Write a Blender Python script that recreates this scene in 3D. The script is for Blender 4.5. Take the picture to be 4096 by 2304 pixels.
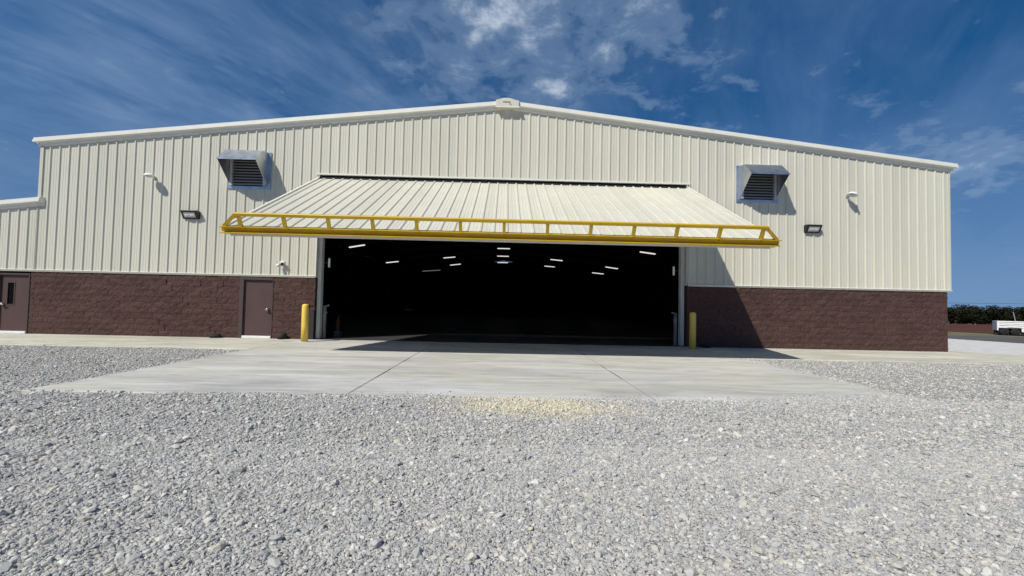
import bpy, bmesh, math, random
import numpy as np
from mathutils import Vector, Matrix

for o in list(bpy.data.objects): bpy.data.objects.remove(o)
scene = bpy.context.scene
C = scene.collection
R = random.Random(7)

# ------------------------------------------------------------------ camera
cam = bpy.data.cameras.new('camera'); camo = bpy.data.objects.new('camera', cam); C.objects.link(camo)
cam.sensor_width = 36; cam.lens = 15.583; cam.clip_start = 0.05; cam.clip_end = 4000
PITCH, ROLL, YAW = [math.radians(a) for a in (2.0148, 1.2398, 1.1649)]
Fw = Vector((math.sin(YAW)*math.cos(PITCH), math.cos(YAW)*math.cos(PITCH), math.sin(PITCH)))
Rt = Vector((math.cos(YAW), -math.sin(YAW), 0)); Up = Rt.cross(Fw)
R2 = Rt*math.cos(ROLL)+Up*math.sin(ROLL); U2 = -Rt*math.sin(ROLL)+Up*math.cos(ROLL)
m = Matrix((R2, U2, -Fw)).transposed().to_4x4(); m.translation = Vector((-0.1354, -16.3174, 1.4547))
camo.matrix_world = m
scene.camera = camo
scene.render.resolution_x = 1024; scene.render.resolution_y = 576

# ------------------------------------------------------------------ light, sky
SUN = Vector((0.648, 0.684, -1.0)).normalized()          # direction the light travels
SKY_STRENGTH = 0.070
SUN_STRENGTH = 4.6
EXPOSURE = 0.0
sl = bpy.data.lights.new('sun', 'SUN'); sl.energy = SUN_STRENGTH; sl.angle = math.radians(0.53); sl.color = (1.0, 0.955, 0.865)
so = bpy.data.objects.new('sun', sl); C.objects.link(so)
so.rotation_euler = SUN.to_track_quat('-Z', 'Y').to_euler(); so.location = (-20, -20, 40)

world = bpy.data.worlds.new('World'); scene.world = world; world.use_nodes = True
nt = world.node_tree; N = nt.nodes; L = nt.links; N.clear()
def nn(tree, t, **kw):
    n = tree.nodes.new(t)
    for k, v in kw.items(): setattr(n, k, v)
    return n
def mathn(tree, op, a, b=None, c=None, clamp=False):
    n = tree.nodes.new('ShaderNodeMath'); n.operation = op; n.use_clamp = clamp
    for i, x in enumerate((a, b, c)):
        if x is None: continue
        if isinstance(x, (int, float)): n.inputs[i].default_value = x
        else: tree.links.new(x, n.inputs[i])
    return n.outputs[0]
def ramp(tree, fac, stops, interp='LINEAR'):
    n = tree.nodes.new('ShaderNodeValToRGB'); e = n.color_ramp.elements; n.color_ramp.interpolation = interp
    while len(e) < len(stops): e.new(0.5)
    for el, (p, c) in zip(e, stops):
        el.position = p; el.color = (c[0], c[1], c[2], 1) if isinstance(c, tuple) else (c, c, c, 1)
    tree.links.new(fac, n.inputs[0]); return n.outputs[0]
def noise(tree, vec, scale, detail=4, rough=0.55, dist=0.0):
    n = tree.nodes.new('ShaderNodeTexNoise'); n.inputs['Scale'].default_value = scale
    n.inputs['Detail'].default_value = detail; n.inputs['Roughness'].default_value = rough; n.inputs['Distortion'].default_value = dist
    if vec is not None: tree.links.new(vec, n.inputs['Vector'])
    return n.outputs['Fac']
def mapping(tree, vec, scale=(1, 1, 1), rot=(0, 0, 0), loc=(0, 0, 0)):
    n = tree.nodes.new('ShaderNodeMapping'); tree.links.new(vec, n.inputs[0])
    n.inputs['Scale'].default_value = scale; n.inputs['Rotation'].default_value = rot; n.inputs['Location'].default_value = loc
    return n.outputs[0]

sky = nn(nt, 'ShaderNodeTexSky', sky_type='NISHITA', sun_disc=False)
sky.sun_elevation = math.asin(-SUN.z); sky.sun_rotation = math.atan2(-SUN.x, -SUN.y)
sky.altitude = 200; sky.air_density = 1.0; sky.dust_density = 0.0; sky.ozone_density = 6.0
tc = nn(nt, 'ShaderNodeTexCoord')
sx = nn(nt, 'ShaderNodeSeparateXYZ'); L.new(tc.outputs['Generated'], sx.inputs[0])
zc = mathn(nt, 'ADD', mathn(nt, 'MAXIMUM', sx.outputs[2], 0.0), 0.25)
zl = mathn(nt, 'ADD', 0.16, mathn(nt, 'MULTIPLY', mathn(nt, 'MAXIMUM', sx.outputs[2], 0.0), 0.84))   # clear dry air: no yellow band on the horizon
cz = nn(nt, 'ShaderNodeCombineXYZ'); L.new(sx.outputs[0], cz.inputs[0]); L.new(sx.outputs[1], cz.inputs[1]); L.new(zl, cz.inputs[2])
vn = nn(nt, 'ShaderNodeVectorMath', operation='NORMALIZE'); L.new(cz.outputs[0], vn.inputs[0]); L.new(vn.outputs[0], sky.inputs['Vector'])
u = mathn(nt, 'DIVIDE', sx.outputs[0], zc); v = mathn(nt, 'DIVIDE', sx.outputs[1], zc)
cv = nn(nt, 'ShaderNodeCombineXYZ'); L.new(u, cv.inputs[0]); L.new(v, cv.inputs[1])
P = cv.outputs[0]
def blob(cx, cy, rx, ry, rot=0.0):
    a = mathn(nt, 'SUBTRACT', u, cx); b = mathn(nt, 'SUBTRACT', v, cy)
    c, s = math.cos(rot), math.sin(rot)
    a2 = mathn(nt, 'ADD', mathn(nt, 'MULTIPLY', a, c/rx), mathn(nt, 'MULTIPLY', b, s/rx))
    b2 = mathn(nt, 'ADD', mathn(nt, 'MULTIPLY', a, -s/ry), mathn(nt, 'MULTIPLY', b, c/ry))
    d = mathn(nt, 'SQRT', mathn(nt, 'ADD', mathn(nt, 'MULTIPLY', a2, a2), mathn(nt, 'MULTIPLY', b2, b2)))
    return mathn(nt, 'SUBTRACT', 1.0, d, clamp=True)
# puffy broken cloud over the ridge
m1 = mathn(nt, 'MAXIMUM', blob(0.09, 1.08, 0.46, 0.28), mathn(nt, 'MULTIPLY', blob(0.19, 1.30, 0.34, 0.13), 1.0))
m1 = mathn(nt, 'MAXIMUM', m1, mathn(nt, 'MULTIPLY', blob(-0.16, 1.17, 0.30, 0.22), 0.60))
m1 = mathn(nt, 'MAXIMUM', m1, mathn(nt, 'MULTIPLY', blob(0.76, 1.47, 0.34, 0.16), 0.55))
m1 = mathn(nt, 'MAXIMUM', m1, mathn(nt, 'MULTIPLY', blob(1.45, 1.34, 0.5, 0.42), 0.50))
n1 = noise(nt, mapping(nt, P, (1, 1, 1), loc=(3.1, 1.7, 0)), 7.5, 8, 0.62, 0.20)
n1b = noise(nt, mapping(nt, P, (1, 1, 1), loc=(1.1, 4.7, 0)), 3.2, 3, 0.5)
puff = mathn(nt, 'ADD', mathn(nt, 'MULTIPLY', mathn(nt, 'SUBTRACT', n1, 0.5), 2.6), mathn(nt, 'MULTIPLY', mathn(nt, 'SUBTRACT', n1b, 0.5), 1.2))
puff = mathn(nt, 'ADD', puff, mathn(nt, 'MULTIPLY', mathn(nt, 'POWER', m1, 0.6), 0.95))
puff = mathn(nt, 'MULTIPLY', mathn(nt, 'SUBTRACT', puff, 0.10), 0.56, clamp=True)
pf = ramp(nt, puff, [(0.0, 0.0), (0.30, 0.34), (0.72, 0.92)], 'EASE')
# thin high veil and streaks, drawn out along the wind
def streak(ang, sc, loc): return mapping(nt, mapping(nt, P, (1, 1, 1), rot=(0, 0, math.radians(-ang))), sc, loc=loc)
n2 = noise(nt, streak(62, (0.8, 2.6, 1), (1.3, 0.4, 0)), 1.5, 6, 0.58, 0.5)
n2b = noise(nt, streak(55, (1.2, 3.0, 1), (4.3, 2.4, 0)), 3.2, 6, 0.62, 0.7)
n3 = noise(nt, mapping(nt, P, (1, 1, 1), loc=(7, 2, 0)), 1.2, 4, 0.5, 0.3)
vv = mathn(nt, 'ADD', mathn(nt, 'MULTIPLY', n2, 0.70), mathn(nt, 'MULTIPLY', n2b, 0.30))
veil = mathn(nt, 'MULTIPLY', ramp(nt, vv, [(0.24, 0.0), (0.74, 1.0)], 'EASE'), ramp(nt, n3, [(0.30, 0.45), (0.62, 1.0)], 'EASE'))
lefty = mathn(nt, 'ADD', 0.36, mathn(nt, 'MULTIPLY', blob(-0.95, 1.15, 1.35, 1.3, 0.3), 0.95))
veil = mathn(nt, 'MULTIPLY', veil, lefty)
cl = mathn(nt, 'MAXIMUM', mathn(nt, 'MULTIPLY', veil, 0.72), pf)
cl = mathn(nt, 'MULTIPLY', cl, ramp(nt, sx.outputs[2], [(0.0, 0.0), (0.10, 1.0)]))
hs = nn(nt, 'ShaderNodeHueSaturation'); L.new(sky.outputs[0], hs.inputs['Color'])
hs.inputs['Saturation'].default_value = 1.32; hs.inputs['Value'].default_value = 1.0
b1 = nn(nt, 'ShaderNodeBackground'); hz = ramp(nt, sx.outputs[2], [(0.02, 0.55), (0.16, 0.30), (0.42, 0.0)], 'EASE')
hm = nn(nt, 'ShaderNodeMix', data_type='RGBA'); L.new(hz, hm.inputs[0]); L.new(hs.outputs[0], hm.inputs[6])
hm.inputs[7].default_value = (0.235/SKY_STRENGTH, 0.33/SKY_STRENGTH, 0.50/SKY_STRENGTH, 1)        # pale air towards the horizon, all round
L.new(hm.outputs[2], b1.inputs[0]); b1.inputs[1].default_value = SKY_STRENGTH
b2 = nn(nt, 'ShaderNodeBackground'); L.new(ramp(nt, pf, [(0.0, (0.21, 0.33, 0.54)), (0.35, (0.30, 0.42, 0.60)), (0.9, (0.54, 0.62, 0.73))]), b2.inputs[0]); b2.inputs[1].default_value = 1.0
mx = nn(nt, 'ShaderNodeMixShader'); L.new(cl, mx.inputs[0]); L.new(b1.outputs[0], mx.inputs[1]); L.new(b2.outputs[0], mx.inputs[2])
wo = nn(nt, 'ShaderNodeOutputWorld'); L.new(mx.outputs[0], wo.inputs[0])

vs = scene.view_settings
scene.display_settings.display_device = 'sRGB'; vs.view_transform = 'Standard'; vs.look = 'None'
vs.exposure = EXPOSURE; vs.gamma = 1; vs.use_curve_mapping = False

# ------------------------------------------------------------------ materials
def mat(name, col=(0.5, 0.5, 0.5), rough=0.7, metal=0.0, spec=0.5):
    mt = bpy.data.materials.new(name); mt.use_nodes = True
    b = mt.node_tree.nodes['Principled BSDF']
    b.inputs['Base Color'].default_value = (*col, 1); b.inputs['Roughness'].default_value = rough; b.inputs['Metallic'].default_value = metal
    b.inputs['Specular IOR Level'].default_value = spec
    return mt, mt.node_tree, b
def objpos(t):
    g = t.nodes.new('ShaderNodeNewGeometry'); return g.outputs['Position']
def mixc(t, fac, a, b, blend='MIX'):
    n = t.nodes.new('ShaderNodeMix'); n.data_type = 'RGBA'; n.blend_type = blend
    if isinstance(fac, (int, float)): n.inputs[0].default_value = fac
    else: t.links.new(fac, n.inputs[0])
    for i, x in ((6, a), (7, b)):
        if isinstance(x, tuple): n.inputs[i].default_value = (*x, 1)
        else: t.links.new(x, n.inputs[i])
    return n.outputs[2]
def bump(t, b, h, strength=0.3, dist=0.01):
    n = t.nodes.new('ShaderNodeBump'); n.inputs['Strength'].default_value = strength; n.inputs['Distance'].default_value = dist
    t.links.new(h, n.inputs['Height']); t.links.new(n.outputs[0], b.inputs['Normal'])
def vary(mt, t, b, col, amp=0.12, scale=2.0, stretch=(1, 1, 1), rnd=0.0):
    p = mapping(t, objpos(t), stretch)
    f = noise(t, p, scale, 5, 0.6)
    c = ramp(t, f, [(0.3, tuple(x*(1-amp) for x in col)), (0.7, tuple(min(1, x*(1+amp)) for x in col))])
    if rnd:
        oi = t.nodes.new('ShaderNodeObjectInfo')
        k = mathn(t, 'ADD', 1-rnd/2, mathn(t, 'MULTIPLY', oi.outputs['Random'], rnd))
        c = mixc(t, 1.0, c, c, 'MIX'); hsv = t.nodes.new('ShaderNodeHueSaturation'); t.links.new(c, hsv.inputs['Color']); t.links.new(k, hsv.inputs['Value']); c = hsv.outputs[0]
    t.links.new(c, b.inputs['Base Color']); return c

def simple(name, col, rough=0.6, metal=0.0, amp=0.1, scale=3.0, stretch=(1, 1, 1), rnd=0.0, bmp=0.0, bs=60, spec=0.5):
    mt, t, b = mat(name, col, rough, metal, spec); vary(mt, t, b, col, amp, scale, stretch, rnd)
    if bmp: bump(t, b, noise(t, objpos(t), bs, 4, 0.6), bmp, 0.01)
    return mt

M = {}
M['siding'] = simple('cream_painted_steel', (0.60, 0.582, 0.487), 0.42, 0, 0.045, 0.9, (1, 1, 0.25), 0.09, 0.06, 3.0)
M['trim'] = simple('cream_trim', (0.74, 0.73, 0.66), 0.4, 0, 0.04, 2, (1, 1, 1))
M['jamb'] = simple('grey_painted_steel', (0.66, 0.68, 0.67), 0.45, 0, 0.08, 3, (1, 1, 0.3))
M['yellow'] = simple('safety_yellow_paint', (0.60, 0.385, 0.010), 0.45, 0, 0.10, 5, (0.6, 1, 1))
t = M['yellow'].node_tree; b = t.nodes['Principled BSDF']; src_ = b.inputs['Base Color'].links[0].from_socket
sc_f = noise(t, mapping(t, objpos(t), (1.2, 6, 6)), 3.0, 6, 0.75)
t.links.new(mixc(t, ramp(t, sc_f, [(0.58, 0.0), (0.72, 0.55)]), src_, (0.22, 0.13, 0.03)), b.inputs['Base Color'])
M['bollard'] = simple('bollard_yellow', (0.76, 0.53, 0.09), 0.45, 0, 0.10, 4, (1, 1, 0.4))
M['dark'] = simple('shade_dark_interior', (0.030, 0.030, 0.031), 0.9, 0, 0.2, 2)  # near-black: the unlit look of the interior is painted into this colour
M['black'] = simple('black_rubber', (0.012, 0.012, 0.012), 0.8, 0, 0.3, 12, bmp=0.4, bs=40)
M['blackm'] = simple('black_housing', (0.014, 0.014, 0.015), 0.4, 0, 0.1, 4)
M['frame'] = simple('dark_blue_steel', (0.045, 0.050, 0.060), 0.6, 0, 0.2, 2)
M['doorbrown'] = simple('brown_door_paint', (0.092, 0.058, 0.055), 0.5, 0, 0.06, 2, (1, 1, 0.4), spec=0.2)
M['framebrown'] = simple('brown_frame_paint', (0.068, 0.046, 0.044), 0.5, 0, 0.08, 3)
M['boxbrown'] = simple('dark_recess_brown', (0.028, 0.020, 0.018), 0.6, 0, 0.2, 4)  # on the box at the wall end this colour carries a recess's shade
M['steel'] = simple('brushed_steel', (0.62, 0.62, 0.62), 0.28, 1.0, 0.05, 4)
M['whitep'] = simple('white_paint', (0.78, 0.78, 0.77), 0.5, 0, 0.05, 5)
M['galv'] = simple('galvanised_steel', (0.56, 0.59, 0.62), 0.34, 0.95, 0.20, 5.0, (1, 1, 0.6))
M['louver'] = simple('louver_blade', (0.50, 0.50, 0.50), 0.6, 0.2, 0.1, 5)
M['roof'] = simple('roof_sheet', (0.62, 0.61, 0.56), 0.45, 0, 0.04, 1)
M['seal'] = simple('grey_seal', (0.60, 0.59, 0.56), 0.6, 0, 0.06, 3)
M['lens'] = simple('lamp_lens', (0.62, 0.62, 0.60), 0.25, 0, 0.12, 14)
M['tyre'] = simple('tyre_rubber', (0.014, 0.014, 0.015), 0.85, 0, 0.2, 6)
M['bark'] = simple('bark', (0.06, 0.045, 0.035), 0.9, 0, 0.3, 4)
M['leaf'] = simple('dark_leaves', (0.018, 0.021, 0.011), 0.9, 0, 0.45, 0.7, rnd=0.3, spec=0.05)
M['wood'] = simple('grey_wood', (0.30, 0.29, 0.27), 0.8, 0, 0.2, 5)
M['filler'] = simple('joint_filler', (0.24, 0.235, 0.22), 0.9, 0, 0.3, 3)
M['rust'] = simple('rust_red', (0.05, 0.010, 0.006), 0.7, 0, 0.2, 5)

mt, t, b = mat('window_glass', (0.003, 0.003, 0.003), 0.12, 0, 0.12); M['glass'] = mt
mt, t, b = mat('tube_glow', (0.9, 0.9, 0.88), 0.5)
b.inputs['Emission Color'].default_value = (1.0, 0.97, 0.90, 1); b.inputs['Emission Strength'].default_value = 0.85; M['glow'] = mt
mt, t, b = mat('tube_dim', (0.4, 0.4, 0.4), 0.5)
b.inputs['Emission Color'].default_value = (0.95, 1.0, 1.0, 1); b.inputs['Emission Strength'].default_value = 0.14; M['glowdim'] = mt

# split-face block, painted brown
mt, t, b = mat('brown_split_block', (0.09, 0.055, 0.048), 0.8, 0, 0.12); M['block'] = mt
p = objpos(t)
vary(mt, t, b, (0.090, 0.052, 0.045), 0.20, 9.0, (1, 1, 1.6), 0.10)
h1 = noise(t, mapping(t, p, (1, 1, 2.2)), 9, 6, 0.65, 0.5); h2 = noise(t, p, 55, 3, 0.6)
bump(t, b, mathn(t, 'ADD', h1, mathn(t, 'MULTIPLY', h2, 0.18)), 0.6, 0.04)
mt, t, b = mat('brown_mortar', (0.09, 0.052, 0.045), 0.9, 0, 0.1); M['mortar'] = mt

# concrete
def concrete(name, base, tan, seed):
    mt, t, b = mat(name, base, 0.85, 0, 0.25)
    p = objpos(t)
    f1 = noise(t, mapping(t, p, (0.22, 0.85, 1), loc=(seed, seed*2, 0)), 1.0, 6, 0.62, 0.5)
    c = ramp(t, f1, [(0.36, tuple(x*0.66 for x in base)), (0.5, base), (0.66, tuple(min(1, x*1.22) for x in base))])
    f2 = noise(t, mapping(t, p, (0.4, 0.9, 1), loc=(seed*3, 1, 0)), 0.42, 5, 0.65, 0.8)
    c = mixc(t, ramp(t, f2, [(0.42, 0.0), (0.64, 0.75)]), c, tan)
    f3 = noise(t, mapping(t, p, (0.45, 1.8, 1), loc=(0, seed, 0)), 1.7, 6, 0.72, 1.0)
    c = mixc(t, ramp(t, f3, [(0.47, 0.0), (0.70, 0.75)]), c, tuple(x*0.60 for x in base))
    f4 = noise(t, mapping(t, p, (0.25, 2.0, 1), loc=(5, seed, 0)), 1.3, 6, 0.7)
    c = mixc(t, ramp(t, f4, [(0.52, 0.0), (0.70, 0.75)]), c, tuple(min(1, x*1.42) for x in base))
    f5 = noise(t, p, 38, 2, 0.5)
    c = mixc(t, ramp(t, f5, [(0.68, 0.0), (0.74, 0.35)]), c, (0.16, 0.15, 0.13))
    f6 = noise(t, p, 140, 3, 0.6)
    c = mixc(t, 0.14, c, ramp(t, f6, [(0.3, 0.2), (0.7, 0.6)]))
    t.links.new(c, b.inputs['Base Color'])
    bump(t, b, mathn(t, 'ADD', noise(t, p, 90, 4, 0.6), mathn(t, 'MULTIPLY', f3, 0.6)), 0.25, 0.006)
    return mt
M['apron'] = concrete('apron_concrete', (0.53, 0.525, 0.50), (0.55, 0.525, 0.41), 1.3)
M['walk'] = concrete('walk_concrete', (0.54, 0.525, 0.445), (0.58, 0.55, 0.42), 4.1)
M['floor'] = simple('shade_dark_floor', (0.05, 0.05, 0.05), 0.5, 0, 0.2, 1)  # interior floor, its shade darkened into the base colour

def straw(t, p):
    s = t.nodes.new('ShaderNodeSeparateXYZ'); t.links.new(p, s.inputs[0])
    a = mathn(t, 'DIVIDE', mathn(t, 'SUBTRACT', s.outputs[0], 0.35), 1.75)
    c = mathn(t, 'DIVIDE', mathn(t, 'ADD', s.outputs[1], 9.85), 0.85)
    d = mathn(t, 'SQRT', mathn(t, 'ADD', mathn(t, 'MULTIPLY', a, a), mathn(t, 'MULTIPLY', c, c)))
    base = mathn(t, 'SUBTRACT', 1.0, d)
    n = noise(t, p, 3.2, 5, 0.65, 0.6)
    k = mathn(t, 'ADD', base, mathn(t, 'MULTIPLY', mathn(t, 'SUBTRACT', n, 0.5), 1.8))
    small = mathn(t, 'MULTIPLY', ramp(t, noise(t, mapping(t, p, (0.4, 1.2, 1)), 0.8, 5, 0.6), [(0.62, 0.0), (0.78, 0.5)]), 0.6)
    return mathn(t, 'MAXIMUM', ramp(t, k, [(0.05, 0.0), (0.75, 0.75)]), small)
# gravel bed
mt, t, b = mat('gravel_bed', (0.3, 0.3, 0.3), 0.9, 0, 0.2); M['gravel'] = mt
p = objpos(t)
def voro(scale, feat='F1'):
    n = t.nodes.new('ShaderNodeTexVoronoi'); n.inputs['Scale'].default_value = scale; n.feature = feat; t.links.new(p, n.inputs['Vector']); return n
v1 = voro(34); v2 = voro(85); v3 = voro(14)
sc = t.nodes.new('ShaderNodeSeparateColor'); t.links.new(v1.outputs['Color'], sc.inputs[0])
c = ramp(t, sc.outputs[0], [(0.0, (0.36, 0.355, 0.34)), (0.35, (0.45, 0.44, 0.41)), (0.6, (0.49, 0.475, 0.44)), (0.85, (0.53, 0.515, 0.48)), (1.0, (0.60, 0.585, 0.56))])
sc2 = t.nodes.new('ShaderNodeSeparateColor'); t.links.new(v2.outputs['Color'], sc2.inputs[0])
c = mixc(t, 0.45, c, ramp(t, sc2.outputs[1], [(0.0, (0.28, 0.28, 0.28)), (0.6, (0.46, 0.45, 0.43)), (1.0, (0.64, 0.625, 0.59))]))
big = noise(t, mapping(t, p, (0.5, 1.2, 1)), 0.55, 5, 0.6)
c = mixc(t, ramp(t, big, [(0.35, 0.0), (0.7, 0.35)]), c, (0.37, 0.36, 0.345))
c = mixc(t, straw(t, p), c, (0.62, 0.56, 0.40))
t.links.new(c, b.inputs['Base Color'])
hh = mathn(t, 'ADD', mathn(t, 'MULTIPLY', v1.outputs['Distance'], -1.0), mathn(t, 'MULTIPLY', v2.outputs['Distance'], -0.4))
hh = mathn(t, 'ADD', hh, mathn(t, 'MULTIPLY', v3.outputs['Distance'], -0.9))
bump(t, b, hh, 1.0, 0.035)
# loose stones
mt, t, b = mat('crushed_stone', (0.3, 0.3, 0.3), 0.85, 0, 0.2); M['stone'] = mt
at = t.nodes.new('ShaderNodeAttribute'); at.attribute_type = 'INSTANCER'; at.attribute_name = 'tint'
c = ramp(t, at.outputs['Fac'], [(0.0, (0.27, 0.275, 0.28)), (0.20, (0.385, 0.385, 0.38)), (0.5, (0.495, 0.485, 0.455)), (0.76, (0.57, 0.55, 0.495)), (0.88, (0.61, 0.54, 0.41)), (0.94, (0.74, 0.715, 0.65)), (1.0, (0.80, 0.785, 0.73))])
p = objpos(t)
c = mixc(t, 0.35, c, ramp(t, noise(t, p, 120, 4, 0.65), [(0.3, 0.22), (0.7, 0.55)]))
c = mixc(t, straw(t, p), c, (0.68, 0.615, 0.44))
t.links.new(c, b.inputs['Base Color'])
bump(t, b, noise(t, p, 160, 4, 0.65), 0.5, 0.006)

def ground_mat(name, a, bcol, scale, stretch=(1, 1, 1), bmp=0.5):
    mt, t, b = mat(name, a, 0.95, 0, 0.1); p = objpos(t)
    f = noise(t, mapping(t, p, stretch), scale, 6, 0.65)
    t.links.new(ramp(t, f, [(0.3, a), (0.7, bcol)]), b.inputs['Base Color'])
    bump(t, b, noise(t, p, 25, 4, 0.7), bmp, 0.03); return mt
M['palegravel'] = ground_mat('pale_gravel', (0.50, 0.495, 0.48), (0.66, 0.65, 0.63), 2.5, (1, 1, 1), 0.5)
M['asphalt'] = ground_mat('asphalt', (0.085, 0.083, 0.078), (0.135, 0.13, 0.12), 1.2, (0.3, 1.4, 1), 0.3)
M['grass'] = ground_mat('dry_grass', (0.11, 0.11, 0.062), (0.21, 0.18, 0.11), 1.1, (1, 1, 1), 0.8)
M['redsoil'] = ground_mat('red_soil', (0.070, 0.026, 0.020), (0.115, 0.052, 0.042), 0.9, (0.5, 2.0, 1), 0.8)
M['earth'] = ground_mat('field', (0.12, 0.115, 0.07), (0.2, 0.18, 0.12), 0.3)

# ------------------------------------------------------------------ mesh helpers
class MB:
    def __init__(s): s.v = []; s.f = []
    def quad(s, a, b, c, d): i = len(s.v); s.v += [a, b, c, d]; s.f.append((i, i+1, i+2, i+3))
    def poly(s, pts): i = len(s.v); s.v += list(pts); s.f.append(tuple(range(i, i+len(pts))))
    def box(s, x0, x1, y0, y1, z0, z1):
        i = len(s.v)
        s.v += [(x0, y0, z0), (x1, y0, z0), (x1, y1, z0), (x0, y1, z0), (x0, y0, z1), (x1, y0, z1), (x1, y1, z1), (x0, y1, z1)]
        s.f += [(i+a, i+b_, i+c_, i+d) for a, b_, c_, d in ((0, 3, 2, 1), (4, 5, 6, 7), (0, 1, 5, 4), (1, 2, 6, 5), (2, 3, 7, 6), (3, 0, 4, 7))]
    def prism(s, prof, fn0, fn1):
        """closed profile swept from fn0(pt) to fn1(pt), with end caps"""
        n = len(prof); i = len(s.v); s.v += [fn0(*q) for q in prof]+[fn1(*q) for q in prof]
        for k in range(n): j = (k+1) % n; s.f.append((i+k, i+j, i+n+j, i+n+k))
        s.f.append(tuple(i+k for k in range(n))[::-1]); s.f.append(tuple(i+n+k for k in range(n)))
    def bar(s, a, b, w, h=None, up=(0, 0, 1)):
        a = Vector(a); b = Vector(b); d = (b-a).normalized(); upv = Vector(up)
        x = d.cross(upv)
        if x.length < 1e-4: x = d.cross(Vector((0, 1, 0)))
        x.normalize(); y = x.cross(d); h = h or w; i = len(s.v)
        for q in (a, b):
            for e, g in ((-1, -1), (1, -1), (1, 1), (-1, 1)): s.v.append(tuple(q+x*e*w/2+y*g*h/2))
        s.f += [(i, i+1, i+2, i+3), (i+7, i+6, i+5, i+4)]+[(i+k, i+4+k, i+4+(k+1) % 4, i+(k+1) % 4) for k in range(4)]
    def tube(s, pts, rads, n=10, cap=True):
        rings = []
        for k, q in enumerate(pts):
            q = Vector(q); d = (Vector(pts[min(k+1, len(pts)-1)])-Vector(pts[max(k-1, 0)])).normalized()
            x = d.cross(Vector((0, 0, 1)));
            if x.length < 1e-3: x = Vector((1, 0, 0))
            x.normalize(); y = x.cross(d); i = len(s.v); rings.append(i)
            for a in range(n):
                an = 2*math.pi*a/n; s.v.append(tuple(q+x*math.cos(an)*rads[k]+y*math.sin(an)*rads[k]))
        for r0, r1 in zip(rings, rings[1:]):
            for a in range(n): s.f.append((r0+a, r0+(a+1) % n, r1+(a+1) % n, r1+a))
        if cap:
            s.f.append(tuple(rings[0]+a for a in range(n))[::-1]); s.f.append(tuple(rings[-1]+a for a in range(n)))
    def mesh(s, name):
        me = bpy.data.meshes.new(name); me.from_pydata(s.v, [], s.f); me.update()
        bm = bmesh.new(); bm.from_mesh(me); bmesh.ops.recalc_face_normals(bm, faces=bm.faces); bm.to_mesh(me); bm.free()
        return me
    def build(s, name, mt, parent=None, smooth=False, bevel=0.0):
        me = s.mesh(name); me.materials.append(mt)
        if smooth:
            for p_ in me.polygons: p_.use_smooth = True
        o = bpy.data.objects.new(name, me); C.objects.link(o)
        if parent: o.parent = parent
        if bevel:
            bv = o.modifiers.new('bevel', 'BEVEL'); bv.width = bevel; bv.segments = 1; bv.limit_method = 'ANGLE'
        return o
def put(name, me, parent=None, loc=(0, 0, 0)):
    o = bpy.data.objects.new(name, me); C.objects.link(o); o.location = loc
    if parent: o.parent = parent
    return o
def thing(name, label, cat, group=None, loc=(0, 0, 0)):
    o = bpy.data.objects.new(name, None); o.empty_display_size = 0.2; C.objects.link(o); o.location = loc
    o['label'] = label; o['category'] = cat
    if group: o['group'] = group
    return o
def tag(o, label, cat, group=None):
    o['label'] = label; o['category'] = cat
    if group: o['group'] = group
    return o
def struct(o): o['kind'] = 'structure'; return o
def stuff(o): o['kind'] = 'stuff'; return o
def relparts(root, z=None):
    """give an empty its real base position without moving its parts"""
    pass

# ------------------------------------------------------------------ ground
rng = np.random.default_rng(5)
def vnoise(x, y, cell, seed):
    r_ = np.random.default_rng(seed); g = r_.random((256, 256))
    xi = np.floor(x/cell).astype(int); yi = np.floor(y/cell).astype(int); fx = x/cell-xi; fy = y/cell-yi
    fx = fx*fx*(3-2*fx); fy = fy*fy*(3-2*fy); a = g[xi % 256, yi % 256]; b_ = g[(xi+1) % 256, yi % 256]; c_ = g[xi % 256, (yi+1) % 256]; d_ = g[(xi+1) % 256, (yi+1) % 256]
    return (a*(1-fx)+b_*fx)*(1-fy)+(c_*(1-fx)+d_*fx)*fy-0.5
XA, XB_, YA, YB = -14.0, 14.0, -17.0, -3.0
def gheight(x, y):
    h = 0.034*vnoise(x*0.7+y*0.25, y, 0.9, 1)+0.034*vnoise(x, y, 0.33, 2)+0.020*vnoise(x, y, 0.15, 3)
    left = np.clip((-x+0.5)/4.0, 0, 1)
    h = h*(0.65+0.7*left)
    e = np.minimum(np.minimum(x-XA, XB_-x), np.minimum(y-YA, YB-y)); h = h*np.clip(e/1.0, 0, 1)
    base = np.minimum(-0.032+h, -0.008)
    dx = np.maximum(np.maximum(-7.341-x, x-6.944), 0); dy = np.maximum(-9.47-y, 0); dd = np.sqrt(dx*dx+dy*dy)
    k = np.clip(1-dd/0.6, 0, 1)*np.clip(0.35+(x+7.3)/4.0, 0.3, 1)*np.where(x < -7.0, 0.25, np.where((y > -9.47) & (x > 6.9), 0.45, 1.0))
    return base*(1-k)+np.minimum(-0.006+0.35*h, -0.004)*k
nx, ny = 561, 281
gx, gy = np.meshgrid(np.linspace(XA, XB_, nx), np.linspace(YA, YB, ny))
gz = gheight(gx, gy)
verts = np.stack([gx.ravel(), gy.ravel(), gz.ravel()], 1).tolist()
faces = [(j*nx+i, j*nx+i+1, (j+1)*nx+i+1, (j+1)*nx+i) for j in range(ny-1) for i in range(nx-1)]
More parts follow.
